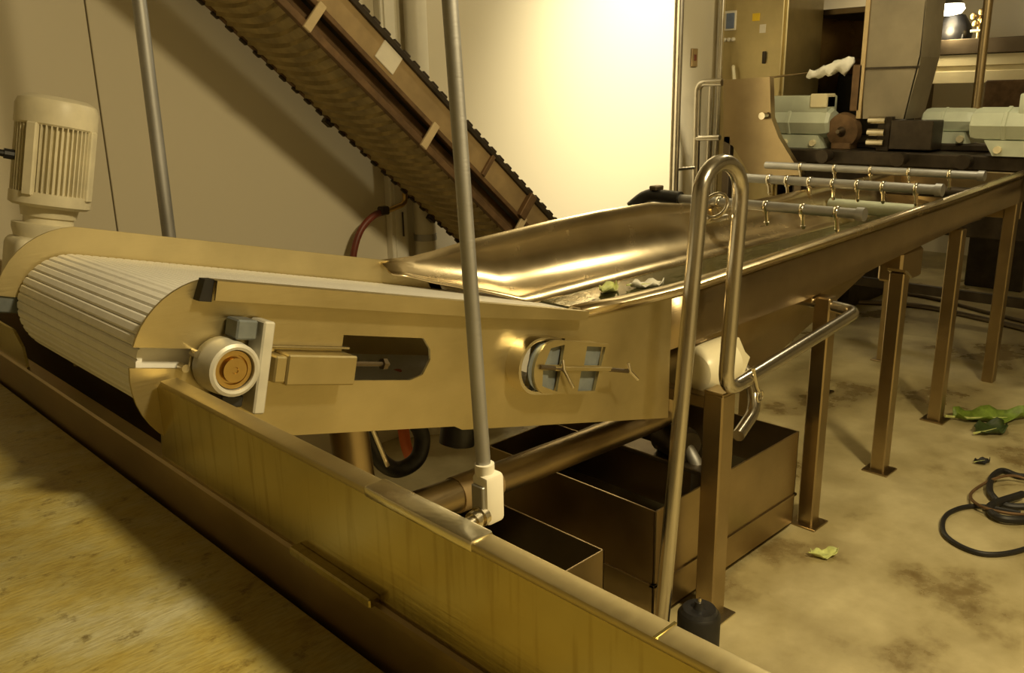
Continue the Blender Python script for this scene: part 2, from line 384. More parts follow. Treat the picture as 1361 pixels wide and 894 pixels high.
MB().box((.805, -.068, .004), (1.02, -.060, .014), .001, fr(0, 0, NY)).build('cross_bar', 'steel_brushed', port_o)
MB().tube([F(1.015, .008, NY - .064), F(1.095, .004, NY - .064)], .0055, 8).build('clamp_screw', 'steel_dark', port_o)
MB().tube([F(1.085, .026, NY - .064), F(1.095, .004, NY - .068), F(1.125, -.016, NY - .075)], .0045, 8).build('wing_handle', 'steel_bright', port_o)
MB().tube([F(.755, .012, NY - .062), F(.83, .008, NY - .064)], .0055, 8).build('clamp_screw', 'steel_dark', port_o)
MB().tube([F(.828, .030, NY - .064), F(.83, .008, NY - .070), F(.865, -.034, NY - .078)], .0045, 8).build('wing_handle', 'steel_bright', port_o)
# gear motor on the far side
MT = Matrix.Translation(Vector((.660, 2.28, 1.330))) @ Matrix.Rotation(math.radians(13), 4, 'Y')
def mt(p): return MT @ Vector(p)
AXM = (MT.to_3x3() @ Vector((0, 0, 1)))
mo = MB().lathe([(0, .060), (.022, .064), (.024, .080), (.030, .089), (.056, .089), (.058, .074), (.215, .074)], mt((0, 0, .0)), AXM, 30).build('gear_motor', 'paint_cream', bc)
mo['label'] = 'cream painted gear motor with finned housing'
MB().lathe([(.212, .086), (.216, .090), (.258, .090), (.272, .084), (.282, .066), (.284, .0)], mt((0, 0, 0)), AXM, 30, False).build('fan_cowl', 'paint_cream', mo)
fin = MB()
fin.box((.072, -.0016, .055), (.086, .0016, .213))
fin_me = mesh_of(fin, 'paint_cream')
for i in range(48):
    o = place('cooling_fin', fin_me, mo, MT.translation, (Matrix.Rotation(math.radians(13), 3, 'Y') @ Matrix.Rotation(2 * PI * i / 48, 3, 'Z')).to_euler())
for ang in (-140, -44, 40, 136):
    MB().box((.074, -.013, .048), (.094, .013, .216), .003, MT @ Matrix.Rotation(math.radians(ang), 4, 'Z')).build('foot_pad', 'paint_cream', mo)
MB().lathe([(-.055, .058), (-.05, .072), (-.03, .078), (-.018, .078), (-.016, .055), (.0, .055)], mt((0, 0, 0)), AXM, 30).build('motor_flange', 'paint_cream', mo)
MB().box((-.085, -.075, -.17), (.055, .05, -.05), .02, MT, 3).build('gearbox', 'paint_cream', mo)
MB().tube([mt((-.04, -.19, -.11)), mt((-.04, -.05, -.11))], .035, 18).build('output_boss', 'paint_cream', mo)
MB().tube(catmull([mt((-.075, 0, .135)), mt((-.13, .01, .137)), mt((-.25, .05, .15)), mt((-.38, .15, .10))], 6), .008, 10).build('power_cable', 'black_rubber', mo)
MB().tube([mt((-.06, 0, .135)), mt((-.105, .005, .136))], .012, 10).build('cable_gland', 'black_plastic', mo)
MB().box((-.01, -.02, -.065), (.05, .012, -.052), .002, MT).build('mount_clip', 'black_plastic', mo)

# ------------------------------------------------------------------ wash trough
wt = thing('wash_trough', (3.4, 1.72, 0), 'long stainless washing trough with flared rims running away from the belt', 'trough')
XS = [1.965, 2.10, 2.39, 2.75, 3.18, 3.5, 3.95, 4.37, 5.0, 5.14]
def lerp(tab, x):
    for (x0, z0), (x1, z1) in zip(tab, tab[1:]):
        if x <= x1: return z0 + (z1 - z0) * (x - x0) / (x1 - x0)
    return tab[-1][1]
RIM = [(1.5, 1.08), (1.82, 1.064), (2.1, 1.06), (2.39, 1.067), (3.18, 1.088), (3.95, 1.108), (5.02, 1.15), (5.7, 1.17)]
BOT = [(1.9, .68), (2.75, .645), (3.05, .70), (3.35, .84), (4.3, .92), (5.7, .97)]
FRIM = [(1.4, 1.135), (1.6, 1.125), (1.80, 1.145), (2.2, 1.165), (2.7, 1.178), (3.1, 1.125), (3.5, 1.105), (5.7, 1.13)]
BAND = [(1.9, .886), (2.8, .890), (4.3, .98), (5.7, 1.02)]
near_s = []
for x in XS:
    r, bt, bd = lerp(RIM, x), lerp(BOT, x), lerp(BAND, x)
    near_s.append([(x, 1.50, min(bt, bd - .03)), (x, 1.49, bd - .012), (x, 1.395, bd - .006), (x, 1.383, bd), (x, NY + .003, r - .012), (x, NY + .006, r - .003), (x, NY + .014, r), (x, 1.412, r), (x, 1.424, r - .008), (x, 1.47, r - .10), (x, 1.53, .93)])
MB().loft([q[:5] for q in near_s]).build('near_side', 'steel_brown', wt, 40, .005)
MB().loft([[(x, NY - .004, lerp(RIM, x) - .020), (x, NY - .005, lerp(RIM, x) - .002), (x, NY + .004, lerp(RIM, x) + .003), (x, 1.412, lerp(RIM, x) + .003), (x, 1.424, lerp(RIM, x) - .006), (x, 1.47, lerp(RIM, x) - .10), (x, 1.53, .93)] for x in [1.58, 1.75] + XS]).build('rim_lip', 'steel', wt, 40, .005)
# liner floor under the water
XL = [1.66] + XS
MB().loft([[(x, 1.53, .93), (x, 1.60, .88), (x, 1.75, .86), (x, 1.88, .88), (x, 1.96, .94)] for x in XS[1:]]).build('liner_floor', 'steel_brown', wt, 40, .004)
XF = [1.46, 1.52, 1.58, 1.66, 1.74, 1.82, 1.90, 2.0, 2.2, 2.45, 2.75, 3.18, 3.5, 3.95, 4.37, 5.0, 5.14]
fs = []
for i, x in enumerate(XF):
    r = lerp(FRIM, x); e = min(1.0, max(0.0, (1.90 - x) / .42))      # the sheet sweeps down into the panel overlap
    lo = .955 + e * (r - .03 - .955)
    d = r - lo
    fs.append([(x, 2.068, r - .10), (x, 2.068, r - .004), (x, 2.056, r + .002), (x, 2.046, r - .008), (x, 2.043, r - .20 * d), (x, 2.036, r - .40 * d), (x, 2.018, r - .60 * d), (x, 1.985 + .03 * e, r - .78 * d), (x, 1.935 + .07 * e, r - .92 * d), (x, 1.87 + .12 * e, lo)])
MB().loft(fs).build('far_side', 'steel', wt, 60, .005)
MB().prism([(1.95, .955), (5.12, .955), (5.12, .93), (1.95, .93)], lambda u, v, d: (u, d, v), 1.515, 1.958).build('water', 'wash_water', wt)
MB().box((5.125, 1.40, .90), (5.145, 2.06, 1.14), .003).build('end_plate', 'steel_brown', wt)
LEG = (('leg', 2.872, 1.362, .885), ('leg', 3.520, 1.368, .87), ('leg', 4.285, 1.42, .95))
for nm, x, y, zt in LEG:
    l = MB().box((x - .03, y - .03, 0), (x + .03, y + .03, zt), .005).build('leg', 'steel_brown', wt)
    MB().box((x - .055, y - .055, 0), (x + .055, y + .055, .008), .002).build('foot_plate', 'steel_brown', l)
lc = MB().prism([(-.036, .0), (.036, -.034), (.036, -.026), (-.036, .010)], lambda u, v, d: (3.520 + u, d, .878 + v), 1.332, 1.404).build('leg_cap', 'steel_bright', wt)
for x in (2.872, 3.52, 4.285, 5.08):
    l = MB().box((x - .03, 1.99, 0), (x + .03, 2.05, 1.0), .005).build('leg', 'steel_brown', wt)
    MB().box((x - .055, 1.965, 0), (x + .055, 2.075, .008), .002).build('foot_plate', 'steel_brown', l)
l = MB().box((5.05, 1.40, 0), (5.11, 1.46, 1.0), .005).build('leg', 'steel_brown', wt)
MB().box((2.835, 1.395, .86), (2.91, 1.50, .885), .003).build('leg_bracket', 'steel_brown', wt)
MB().box((3.62, 1.40, .80), (3.84, 1.50, .93), .01).build('outlet_box', 'steel_brown', wt)
# drum-shaped cap on the near side
dr = MB().lathe([(0, .0), (0, .030), (.010, .058), (.030, .072), (.07, .078), (.155, .078), (.16, .07), (.16, 0)], (2.105, 1.395, .778), (1, 0, 0), 32, False).build('drum_cap', 'plastic_white', wt)
dr['label'] = 'cream plastic drum cap'
MB().prism([(2.262, .70), (2.335, .715), (2.372, .775), (2.34, .80), (2.30, .855), (2.262, .85)], lambda u, v, d: (u, d, v), 1.36, 1.42).build('cap_lug', 'plastic_white', dr)
MB().tube(smooth([(2.43, 1.50, .74), (2.43, 1.40, .72), (2.40, 1.34, .60), (2.24, 1.31, .56)], 8, .08), .020, 14).build('overflow_pipe', 'tube', wt)

# spray bars across the trough
noz = MB().lathe([(0, .013), (.012, .013), (.014, .008), (.050, .008), (.052, .011), (.066, .006)], (0, 0, 0), (.25, 0, -1), 10)
noz_me = mesh_of(noz, 'steel_bright')
def spray_bar(x, z, y0, y1, r, label, ys):
    o = thing('spray_bar', (x, 1.7, z), label, 'pipe', None)
    MB().tube([(x, y0, z), (x, y1, z)], r, 16).build('pipe', 'galvanised', o)
    MB().lathe([(0, r * 1.3), (.03, r * 1.3)], (x, y0 - .012, z), (0, 1, 0), 14).build('end_cap', 'galvanised', o)
    for y in ys:
        n_ = place('nozzle', noz_me, o, (x - .004, y, z - r * .7))
        MB().lathe([(-.008, r * 1.18), (.008, r * 1.18)], (x, y, z), (0, 1, 0), 14, False).build('clamp', 'steel_bright', o, solid=.002)
    return o
sb = spray_bar(3.20, 1.135, 1.405, 2.32, .020, 'galvanised spray bar with a dark hose elbow past the far rim', [1.50, 1.64, 1.80, 1.93, 2.02])
MB().tube(smooth([(3.20, 2.22, 1.137), (3.20, 2.40, 1.142), (3.16, 2.46, 1.08)], 6, .06), .030, 14).build('hose_elbow', 'black_rubber', sb)
MB().box((3.17, 2.33, 1.165), (3.23, 2.37, 1.185), .004).build('hose_clamp', 'steel_dark', sb)
spray_bar(4.03, 1.150, 1.43, 2.44, .022, 'middle spray bar crossing the trough with bright nozzle clips', [1.53, 1.68, 1.80, 1.92, 2.04, 2.16, 2.26])
spray_bar(4.62, 1.165, 1.45, 2.62, .020, 'spray bar nearest the grey chute plate with small nozzle clips', [1.60, 1.80, 2.0, 2.2, 2.4])
MB_ = MB().tube([(4.22, 1.60, 1.02), (4.22, 2.02, 1.02)], .035, 16).build('spray_roller', 'paint_green', wt)
MB().tube([(4.85, 1.50, 1.05), (4.85, 2.02, 1.05)], .030, 16).build('spray_roller', 'dark_metal', wt)

# ------------------------------------------------------------------ leaves
def leaf(loc, L, W, rz, tilt, mat, label, curl=.25, seed=0):
    rnd = random.Random(seed); v = []; f = []; nu, nv = 9, 4
    for i in range(nu + 1):
        u = i / nu; half = W * .5 * math.sin(PI * min(1, u * .92 + .06)) ** .7
        for j in range(-nv, nv + 1):
            q = j / nv; ruf = .12 * W * math.sin(u * 14 + seed + 2 * q) * abs(q) ** 2
            v.append(Vector((u * L - L / 2, q * half, curl * L * (u - .5) ** 2 + .22 * W * q * q + ruf + rnd.uniform(-.01, .01) * W)))
    k = 2 * nv + 1
    for i in range(nu):
        for j in range(k - 1): f.append((i * k + j, i * k + j + 1, (i + 1) * k + j + 1, (i + 1) * k + j))
    zmin = min(q.z for q in v); mb = MB(); mb.add([q - Vector((0, 0, zmin)) for q in v], f)
    o = mb.build('loose_leaf', mat, None, 60, .002)
    st_ = MB().tube([(-L * .62, 0, .006 - zmin * .0 + curl * L * .25), (-L * .3, 0, .012), (L * .2, 0, .010)], [W * .05, W * .035, W * .01], 8).build('stem', 'leaf_pale', o, local=True)
    o.location = loc; o.rotation_euler = (tilt, 0, rz)
    return tag(o, label, 'leaf')
leaf((2.20, 1.80, .955), .13, .06, .4, .1, 'leaf_pale', 'pale lettuce leaf floating where the white belt leaves the water', .3, 1)
leaf((2.33, 1.74, .955), .12, .07, -.5, .0, 'rag', 'white leaf rib floating beside the pale lettuce leaf', .2, 2)
leaf((3.05, 1.62, .957), .12, .08, .9, .1, 'leaf_green', 'green leaf floating under the spray bar with the dark hose', .4, 3)
leaf((3.72, 1.62, .957), .14, .09, .2, .1, 'leaf_green', 'green leaf floating between the first two spray bars', .5, 4)
leaf((4.47, 1.22, .001), .38, .15, -.75, .05, 'leaf_green', 'large green leaf lying on the concrete past the trough legs', .2, 5)
leaf((4.30, 1.17, .001), .20, .12, -.3, .05, 'leaf_dark', 'dark wilted leaf beside the large green leaf', .25, 6)
leaf((2.68, 1.20, .001), .10, .06, -.6, .0, 'leaf_pale', 'crumpled yellow leaf on the floor by the tank', .7, 7)
leaf((3.895, 1.077, .001), .08, .05, -.4, .0, 'black_rubber', 'small black scrap lying alone on the concrete floor', .3, 8)

# ------------------------------------------------------------------ bent hand rail and post
hr = thing('hand_rail', (1.80, 1.25, 0), 'bent stainless tube rail with a tall narrow loop', 'rail')
lp = [(1.768, 1.25, 0), (1.888, 1.25, 1.33)]
path = [Vector(p) for p in lp] + [Vector((1.888 + .0965 - .0965 * math.cos(a), 1.25, 1.335 + .085 * math.sin(a) - .010 * (a / PI))) for a in [PI * i / 12 for i in range(1, 13)]]
path += smooth([path[-1] + Vector((0, 0, -.02)), (2.052, 1.25, .765), (2.80, 1.25, .838), (2.87, 1.252, .845)], 8, .07)
path[-1:] = smooth([(2.80, 1.25, .838), (2.875, 1.252, .846), (2.86, 1.42, .862), (2.86, 1.50, .862)], 8, .05)[1:]
MB().tube(path, .0215, 18).build('tube', 'tube', hr)
MB().lathe([(0, .05), (.006, .05)], (1.768, 1.25, 0), (0, 0, 1), 20).build('foot_flange', 'tube', hr)
pn = MB().tube([(2.17, 1.232, .815), (2.185, 1.225, .755), (2.195, 1.222, .735)], .0055, 8).build('locking_pin', 'steel_bright', hr)
MB().tube([Vector((2.20 + .016 * math.cos(2 * PI * i / 14), 1.222, .722 + .016 * math.sin(2 * PI * i / 14))) for i in range(14)], .004, 8, closed=True).build('pin_ring', 'steel_bright', pn)
ho = MB().tube([Vector((1.995 + .02 * math.cos(2 * PI * i / 14), 1.272 + .035 * math.sin(2 * PI * i / 14), 1.30 + .030 * math.cos(2 * PI * i / 14))) for i in range(14)], .005, 8, closed=True).build('hook_ring', 'steel_bright', hr)
MB().tube([(1.90, 1.278, 1.262), (2.06, 1.278, 1.262)], .009, 8).build('tie_rod', 'steel_bright', hr)
po = thing('support_post', (2.09, 1.285, 0), 'square steel post standing under the tube loop beside the tank', 'post')
MB().box((2.065, 1.262, 0), (2.135, 1.328, .745), .005).build('tube', 'steel_brown', po)
MB().box((2.04, 1.235, 0), (2.16, 1.355, .008), .002).build('foot_plate', 'steel_bright', po)
MB().box((2.065, 1.262, .74), (2.135, 1.328, .752), .003).build('end_cap', 'steel_brown', po)
MB().box((2.07, 1.31, .69), (2.11, 1.50, .73), .004).build('cross_arm', 'steel_brown', po)

# ------------------------------------------------------------------ drain pipe, hoses and tanks below
dp = thing('drain_pipe', (1.4, 1.60, .57), 'fat dark stainless drain pipe bending under the belt conveyor', 'pipe')
MB().tube(smooth([(1.02, 1.60, .90), (1.04, 1.60, .60), (1.40, 1.60, .582), (2.20, 1.60, .555)], 14, .22), .045, 20).build('pipe', 'steel_brown', dp)
MB().lathe([(0, .049), (.14, .049)], (1.33, 1.60, .584), (.9994, 0, -.033), 24).build('coupling', 'tan_panel', dp)
MB().tube(smooth([(2.18, 1.60, .556), (2.26, 1.60, .55), (2.26, 1.60, .86)], 8, .06), .043, 18).build('riser', 'steel_brown', dp)
bh = thing('black_hose', (1.2, 1.72, .7), 'looped black hose hanging behind the drain pipe', 'hose')
MB().tube(catmull([(1.13, 1.71, .88), (1.15, 1.71, .78), (1.18, 1.71, .70), (1.24, 1.72, .65), (1.305, 1.72, .66), (1.325, 1.72, .72), (1.28, 1.71, .80), (1.24, 1.71, .86)], 8), .022, 14).build('hose', 'black_rubber', bh)
MB().tube([(1.145, 1.683, .80), (1.185, 1.686, .69)], .006, 8).build('hose_highlight', 'steel_bright', bh)  # bright thin rod along the hose, its highlight streak built as geometry
op = tag(MB().tube(catmull([(1.31, 1.80, .888), (1.322, 1.80, .74), (1.33, 1.80, .67), (1.345, 1.80, .62)], 5), .016, 12).build('orange_hose', 'orange'), 'short orange hose end inside the black hose loop', 'hose')
vb = tag(MB().lathe([(0, .02), (.01, .05), (.07, .05), (.08, .03), (.14, .03)], (1.46, 1.74, .64), (.2, 0, 1), 20).build('valve_body', 'black_plastic'), 'black valve body behind the drain pipe', 'valve')

def tank(name, x0, x1, y0, y1, z1, label, mid=None, part=None, wz=.2, mat='steel_brown'):
    o = thing(name, ((x0 + x1) / 2, (y0 + y1) / 2, 0), label, 'tank'); th = .006; z0 = .02
    for nm, lo, hi in (('front_wall', (x0, y0, z0), (x1, y0 + th, z1)), ('back_wall', (x0, y1 - th, z0), (x1, y1, z1)), ('end_wall', (x0, y0, z0), (x0 + th, y1, z1)), ('end_wall', (x1 - th, y0, z0), (x1, y1, z1))):
        wl = MB().box(lo, hi, .001).build(nm, mat, o)
        if mid:
            g = .006
            MB().box((lo[0] - g, lo[1] - g, mid - .006), (hi[0] + g, hi[1] + g, mid + .004), .001).build('seam_lip', mat, wl)
    MB().box((x0, y0, z0), (x1, y1, z0 + th)).build('base', mat, o)
    for px in part or []: MB().box((px, y0, z0), (px + th, y1, z1 - .01)).build('partition', 'steel_brown', o)
    for x, y in ((x0 + .04, y0 + .04), (x1 - .04, y0 + .04), (x0 + .04, y1 - .04), (x1 - .04, y1 - .04)):
        MB().box((x - .02, y - .02, 0), (x + .02, y + .02, z0)).build('foot', 'black_rubber', o)
    MB().box((x0 + th, y0 + th, z0 + .01), (x1 - th, y1 - th, wz)).build('water', 'tank_water', o)
    return o
tank('settling_tank', 1.925, 2.795, 1.385, 2.12, .39, 'wide two compartment steel settling tank with a mid seam', .14, [2.26], .22)
tank('drip_tank', 1.30, 1.772, 1.455, 2.12, .30, 'shallow open drip tank beside the wide settling tank', None, None, .16)
ft = thing('floor_float', (1.885, 1.195, 0), 'black round rubber pot on the floor beside the steel post', 'pot')
MB().lathe([(0, .056), (.02, .061), (.15, .061), (.16, .054)], (1.885, 1.195, 0), (0, 0, 1), 28).build('body', 'black_rubber', ft)
MB().lathe([(.158, .054), (.17, .047), (.17, .018), (.178, .014), (.192, .014)], (1.885, 1.195, 0), (0, 0, 1), 24).build('lid', 'black_plastic', ft)
MB().lathe([(.190, .007), (.202, .004)], (1.885, 1.195, 0), (0, 0, 1), 10).build('knob', 'steel_bright', ft)
pu = thing('sump_pump', (2.30, 1.62, .39), 'dark sump pump motor sitting over the settling tank', 'pump')
MB().box((2.22, 1.40, .391), (2.32, 1.95, .408), .003).build('mount', 'steel_dark', pu)
MB().lathe([(0, .05), (.02, .06), (.13, .06), (.15, .04)], (2.26, 1.50, .46), (.3, 1, 0), 24).build('motor', 'dark_metal', pu)
MB().tube(smooth([(2.27, 1.52, .46), (2.27, 1.47, .40), (2.27, 1.47, .25)], 6, .03), .022, 12).build('pipe', 'galvanised', pu)

# ------------------------------------------------------------------ thin conduit in front of the conveyor
cd = thing('hanging_conduit', (.64, .712, 1.1), 'thin galvanised conduit dropping in front of the belt conveyor to a box fitting', 'conduit')
MB().tube([(.64, .712, 1.15), (.64, .745, 1.70), (.64, .86, 3.6)], .0088, 16).build('pipe', 'galvanised', cd)
fb = MB().box((.627, .694, 1.098), (.657, .722, 1.162), .006, None, 2).build('fitting_body', 'pvc_white', cd)
MB().box((.623, .698, 1.106), (.628, .718, 1.150), .001).build('cover_plate', 'galvanised', fb)
MB().lathe([(0, .012), (.018, .012)], (.64, .7115, 1.155), (0, 0, 1), 16).build('collar', 'pvc_white', fb)
MB().lathe([(0, .013), (.008, .013), (.008, .010), (.014, .010), (.014, .012), (.020, .012), (.020, .009), (.05, .009)], (.630, .705, 1.112), (-1, -.12, -.1), 16).build('threaded_stub', 'steel_bright', fb)

lpole = tag(MB().tube([(.996, 2.40, 0), (.996, 2.40, 3.6)], .0185, 18).build('vertical_pipe', 'galvanised'), 'grey vertical pipe standing behind the belt conveyor near the gear motor', 'pipe')

# ------------------------------------------------------------------ pipes on the back wall
wp = thing('wall_pipe', (2.49, 3.13, 0), 'fat white round pipe running up the wall behind the inclined conveyor', 'pipe')
MB().tube([(2.49, 3.130, 0), (2.49, 3.130, 3.6)], .050, 24).build('pipe', 'pvc_white', wp)
for z in (.95, 2.4): MB().lathe([(0, .054), (.03, .054)], (2.49, 3.130, z), (0, 0, 1), 24).build('clip', 'galvanised', wp)
tp = thing('cable_duct', (2.365, 3.17, 0), 'flat white cable duct on the wall beside the fat round pipe', 'duct')
MB().box((2.318, 3.150, 0), (2.408, 3.196, 3.6), .004).build('body', 'pvc_white', tp)
MB().box((2.335, 3.144, 0), (2.391, 3.151, 3.6), .002).build('cover', 'pvc_white', tp)
for z in (.98, 1.28): MB().tube([(2.372, 3.138, z), (2.372, 3.138, z + .11)], .004, 8).build('clip', 'dark_metal', tp)
hv = thing('wall_hose', (2.2, 3.1, .85), 'dark red hose hanging from a small valve on the wall', 'hose')
MB().tube(catmull([(2.06, 3.12, .70), (2.07, 3.11, .91), (2.115, 3.11, 1.03), (2.19, 3.11, 1.093), (2.26, 3.11, 1.107)], 8), .015, 12).build('hose', 'red_hose', hv)
MB().tube(smooth([(2.24, 3.11, 1.103), (2.37, 3.11, 1.13), (2.37, 3.11, 1.24)], 6, .03), .012, 12).build('valve_pipe', 'brass', hv)
MB().box((2.225, 3.09, 1.093), (2.27, 3.13, 1.13), .006).build('valve', 'dark_metal', hv)
MB().tube([(2.37, 3.11, 1.155), (2.46, 3.07, 1.18)], .007, 8).build('lever', 'dark_metal', hv)

# ------------------------------------------------------------------ inclined conveyor by the wall
ic = thing('inclined_conveyor', (2.0, 2.8, 0), 'steep brown inclined conveyor with ribbed underside along the wall', 'conveyor')
IT = math.radians(41.0); ID = (math.cos(IT), -math.sin(IT)); IN = (math.sin(IT), math.cos(IT)); IY0, IY1 = 2.60, 3.03
def G(s, n, y): return Vector((2.0 + s * ID[0] + n * IN[0], y, 1.473 + s * ID[1] + n * IN[1]))
IM = Matrix.Translation(Vector((2.0, 0, 1.473))) @ Matrix.Rotation(IT, 4, 'Y')
S0, S1 = -2.6, 1.45
def ib(name, s0, s1, y0, y1, n0, n1, mat, par=None, bev=.002): return MB().box((s0, y0, n0), (s1, y1, n1), bev, IM).build(name, mat, par or ic)
for y in (IY0, IY1):
    ib('lower_rail', S0, S1, y - .012, y + .012, -.006, .020, 'rust_brown')
    ib('middle_rail', S0, S1, y - .012, y + .012, .078, .096, 'rust_brown')
    ib('side_sheet', S0, S1, y - .003, y + .003, .094, .192, 'tan_panel')
    ib('chain_guard', S0, S1, y - .014, y + .014, .186, .206, 'dark_metal')
ib('inner_web', S0, S1, IY0 + .05, IY0 + .056, .018, .085, 'rust_brown')
ib('return_belt', S0, S1, IY0 + .012, IY1 - .012, -.002, .006, 'dirty_belt')
ib('carry_belt', S0, S1, IY0 + .016, IY1 - .016, .150, .158, 'dark_metal')
for s in (-1.1, -.518, .09, .70, 1.2): ib('strap', s - .016, s + .016, IY0 - .022, IY0 - .010, -.008, .100, 'strap_tan')
for s in (-.8, .401, 1.0): ib('stiffener', s - .010, s + .010, IY0 - .018, IY0 - .002, .094, .190, 'rust_brown')
ib('pale_rectangle', -.262, -.165, IY0 - .008, IY0 - .002, .112, .186, 'label_white')  # thin pale rectangle on the near side sheet
for s in (-.9, -.05, .62): ib('tie_bolt', s - .02, s + .02, IY1 + .0, IY1 + .03, -.022, .0, 'dark_metal')
cl = MB(); wv = 10
v = []; f = []
for i in range(wv + 1):
    q = i / wv; y = (IY0 + .014) + (IY1 - IY0 - .028) * q; sag = .030 * math.sin(PI * q)
    v += [(sag - .008, y, 0), (sag, y, -.012), (sag + .008, y, 0), (sag, y, .004)]
for i in range(wv):
    for j in range(4): f.append((i * 4 + j, i * 4 + (j + 1) % 4, (i + 1) * 4 + (j + 1) % 4, (i + 1) * 4 + j))
f += [(3, 2, 1, 0), tuple(wv * 4 + j for j in range(4))]
cl.add(v, f); cl_me = mesh_of(cl, 'dirty_belt', 30)
k = 0
while S0 + .05 + k * .048 < S1 - .05:
    place('belt_rib', cl_me, ic, G(S0 + .05 + k * .048, -.002, 0), (0, IT, 0)); k += 1
lk = MB().box((-.018, -.010, 0), (.018, .010, .014), .003); lk_me = mesh_of(lk, 'dark_metal')
k = 0
while S0 + .02 + k * .055 < S1:
    place('chain_link', lk_me, ic, G(S0 + .02 + k * .055, .204, IY0), (0, IT, 0)); k += 1
k = 0
lk2_me = mesh_of(MB().box((-.016, -.008, -.012), (.016, .008, 0), .003), 'dark_metal')
while S0 + .02 + k * .065 < S1:
    place('chain_link', lk2_me, ic, G(S0 + .02 + k * .065, -.004, IY1), (0, IT, 0)); k += 1
for y in (IY0 - .03, IY1 + .03):
    p = G(1.12, .0, y); MB().box((p.x - .03, y - .03, 0), (p.x + .03, y + .03, p.z + .1), .004).build('leg', 'rust_brown', ic)
    p = G(-2.0, .0, y); MB().box((p.x - .02, y - .02, p.z), (p.x + .02, y + .02, 3.6), .004).build('hanger', 'rust_brown', ic)
ib('tail_roller', .66, .70, IY0 - .030, IY0 - .002, .085, .20, 'rust_brown')

# ------------------------------------------------------------------ rail frame and switch by the wall end
rf = thing('stair_rail', (5.0, 3.45, 0), 'round stainless guard rail frame standing against the wall end', 'rail')
MB().tube([(4.50, 3.165, 0), (4.50, 3.165, 3.6)], .020, 16).build('post', 'tube', rf)
MB().tube(smooth([(5.02, 3.36, .55), (5.0, 3.36, 1.635), (5.0, 3.178, 1.635)], 8, .06), .024, 16).build('top_rail', 'tube', rf)
MB().tube([(5.0, 3.36, 1.28), (5.0, 3.178, 1.29)], .018, 14).build('middle_rail', 'tube', rf)
MB().tube([(5.0, 3.36, 1.09), (4.70, 3.40, 1.09), (4.585, 3.40, 1.09)], .012, 10).build('lower_rail', 'tube', rf)
MB().tube([(5.28, 3.44, 0), (5.28, 3.44, 1.66)], .022, 14).build('post', 'tube', rf)
MB().tube([(5.50, 3.52, 0), (5.50, 3.52, 3.6)], .020, 14).build('post', 'tube', rf)
sw = thing('wall_switch', (5.285, 3.59, 1.8), 'small wall switch plate beside the control cabinet', 'switch')
MB().box((5.25, 3.585, 1.745), (5.32, 3.597, 1.865), .003).build('plate', 'tan_panel', sw)
MB().box((5.275, 3.578, 1.785), (5.295, 3.588, 1.825), .002).build('toggle', 'red_hose', sw)

# ------------------------------------------------------------------ control cabinet
cb = thing('control_cabinet', (5.85, 3.34, 0), 'tall stainless control cabinet with blue screen and yellow sticker', 'cabinet')
MB().box((5.60, 3.08, .10), (6.10, 3.56, 2.45), .006).build('body', 'steel_brushed', cb)
MB().box((5.58, 3.10, .14), (5.602, 3.55, 2.40), .004).build('door', 'steel_brushed', cb)
MB().box((5.62, 3.10, 0), (6.08, 3.54, .10)).build('plinth', 'steel_dark', cb)
sr = MB().box((5.568, 3.455, 1.985), (5.582, 3.605 - .06, 2.115), .003).build('screen_frame', 'label_white', cb)
MB().box((5.564, 3.465, 1.998), (5.570, 3.528, 2.10), .001).build('screen', 'screen_blue', sr)
MB().box((5.574, 3.275, 2.035), (5.582, 3.330, 2.085), .001).build('yellow_sticker', 'yellow', cb)
MB().box((5.574, 3.225, 1.955), (5.582, 3.270, 2.01), .001).build('notice', 'label_white', cb)
for y in (3.54, 3.505, 3.47): MB().lathe([(0, .014), (.016, .014), (.022, .009)], (5.582, y, 1.925), (-1, 0, 0), 14).build('push_button', 'label_white', cb)
MB().box((5.560, 3.212, 1.755), (5.582, 3.232, 1.835), .004).build('door_latch', 'dark_metal', cb)
MB().tube(smooth([(5.58, 3.46, 1.74), (5.54, 3.44, 1.745), (5.54, 3.42, 1.62)], 6, .03), .012, 10).build('pull_handle', 'plastic_white', cb)
# pipes above
# dark hood behind it
hd = thing('dark_hood', (6.55, 2.85, 0), 'dark open machine hood between the cabinet and the grey duct', 'machine')
MB().box((6.15, 3.22, .9), (6.95, 3.26, 2.11), .004).build('left_wall', 'steel_leg', hd)
MB().box((6.90, 2.74, .9), (6.95, 3.26, 2.11), .004).build('back_wall', 'steel_leg', hd)
MB().box((6.15, 2.74, 2.08), (6.95, 3.26, 2.12), .004).build('top', 'steel_dark', hd)
MB().box((6.15, 2.74, .0), (6.95, 3.26, 1.25), .004).build('base', 'dark_metal', hd)
MB().lathe([(0, .10), (.06, .13), (.16, .15), (.26, .10), (.30, .03)], (6.5, 2.80, 1.66), (0, 0, 1), 20).build('motor_dome', 'black_plastic', hd)
MB().box((6.38, 2.58, 1.25), (6.62, 3.08, 1.68), .01).build('drive_box', 'black_plastic', hd)
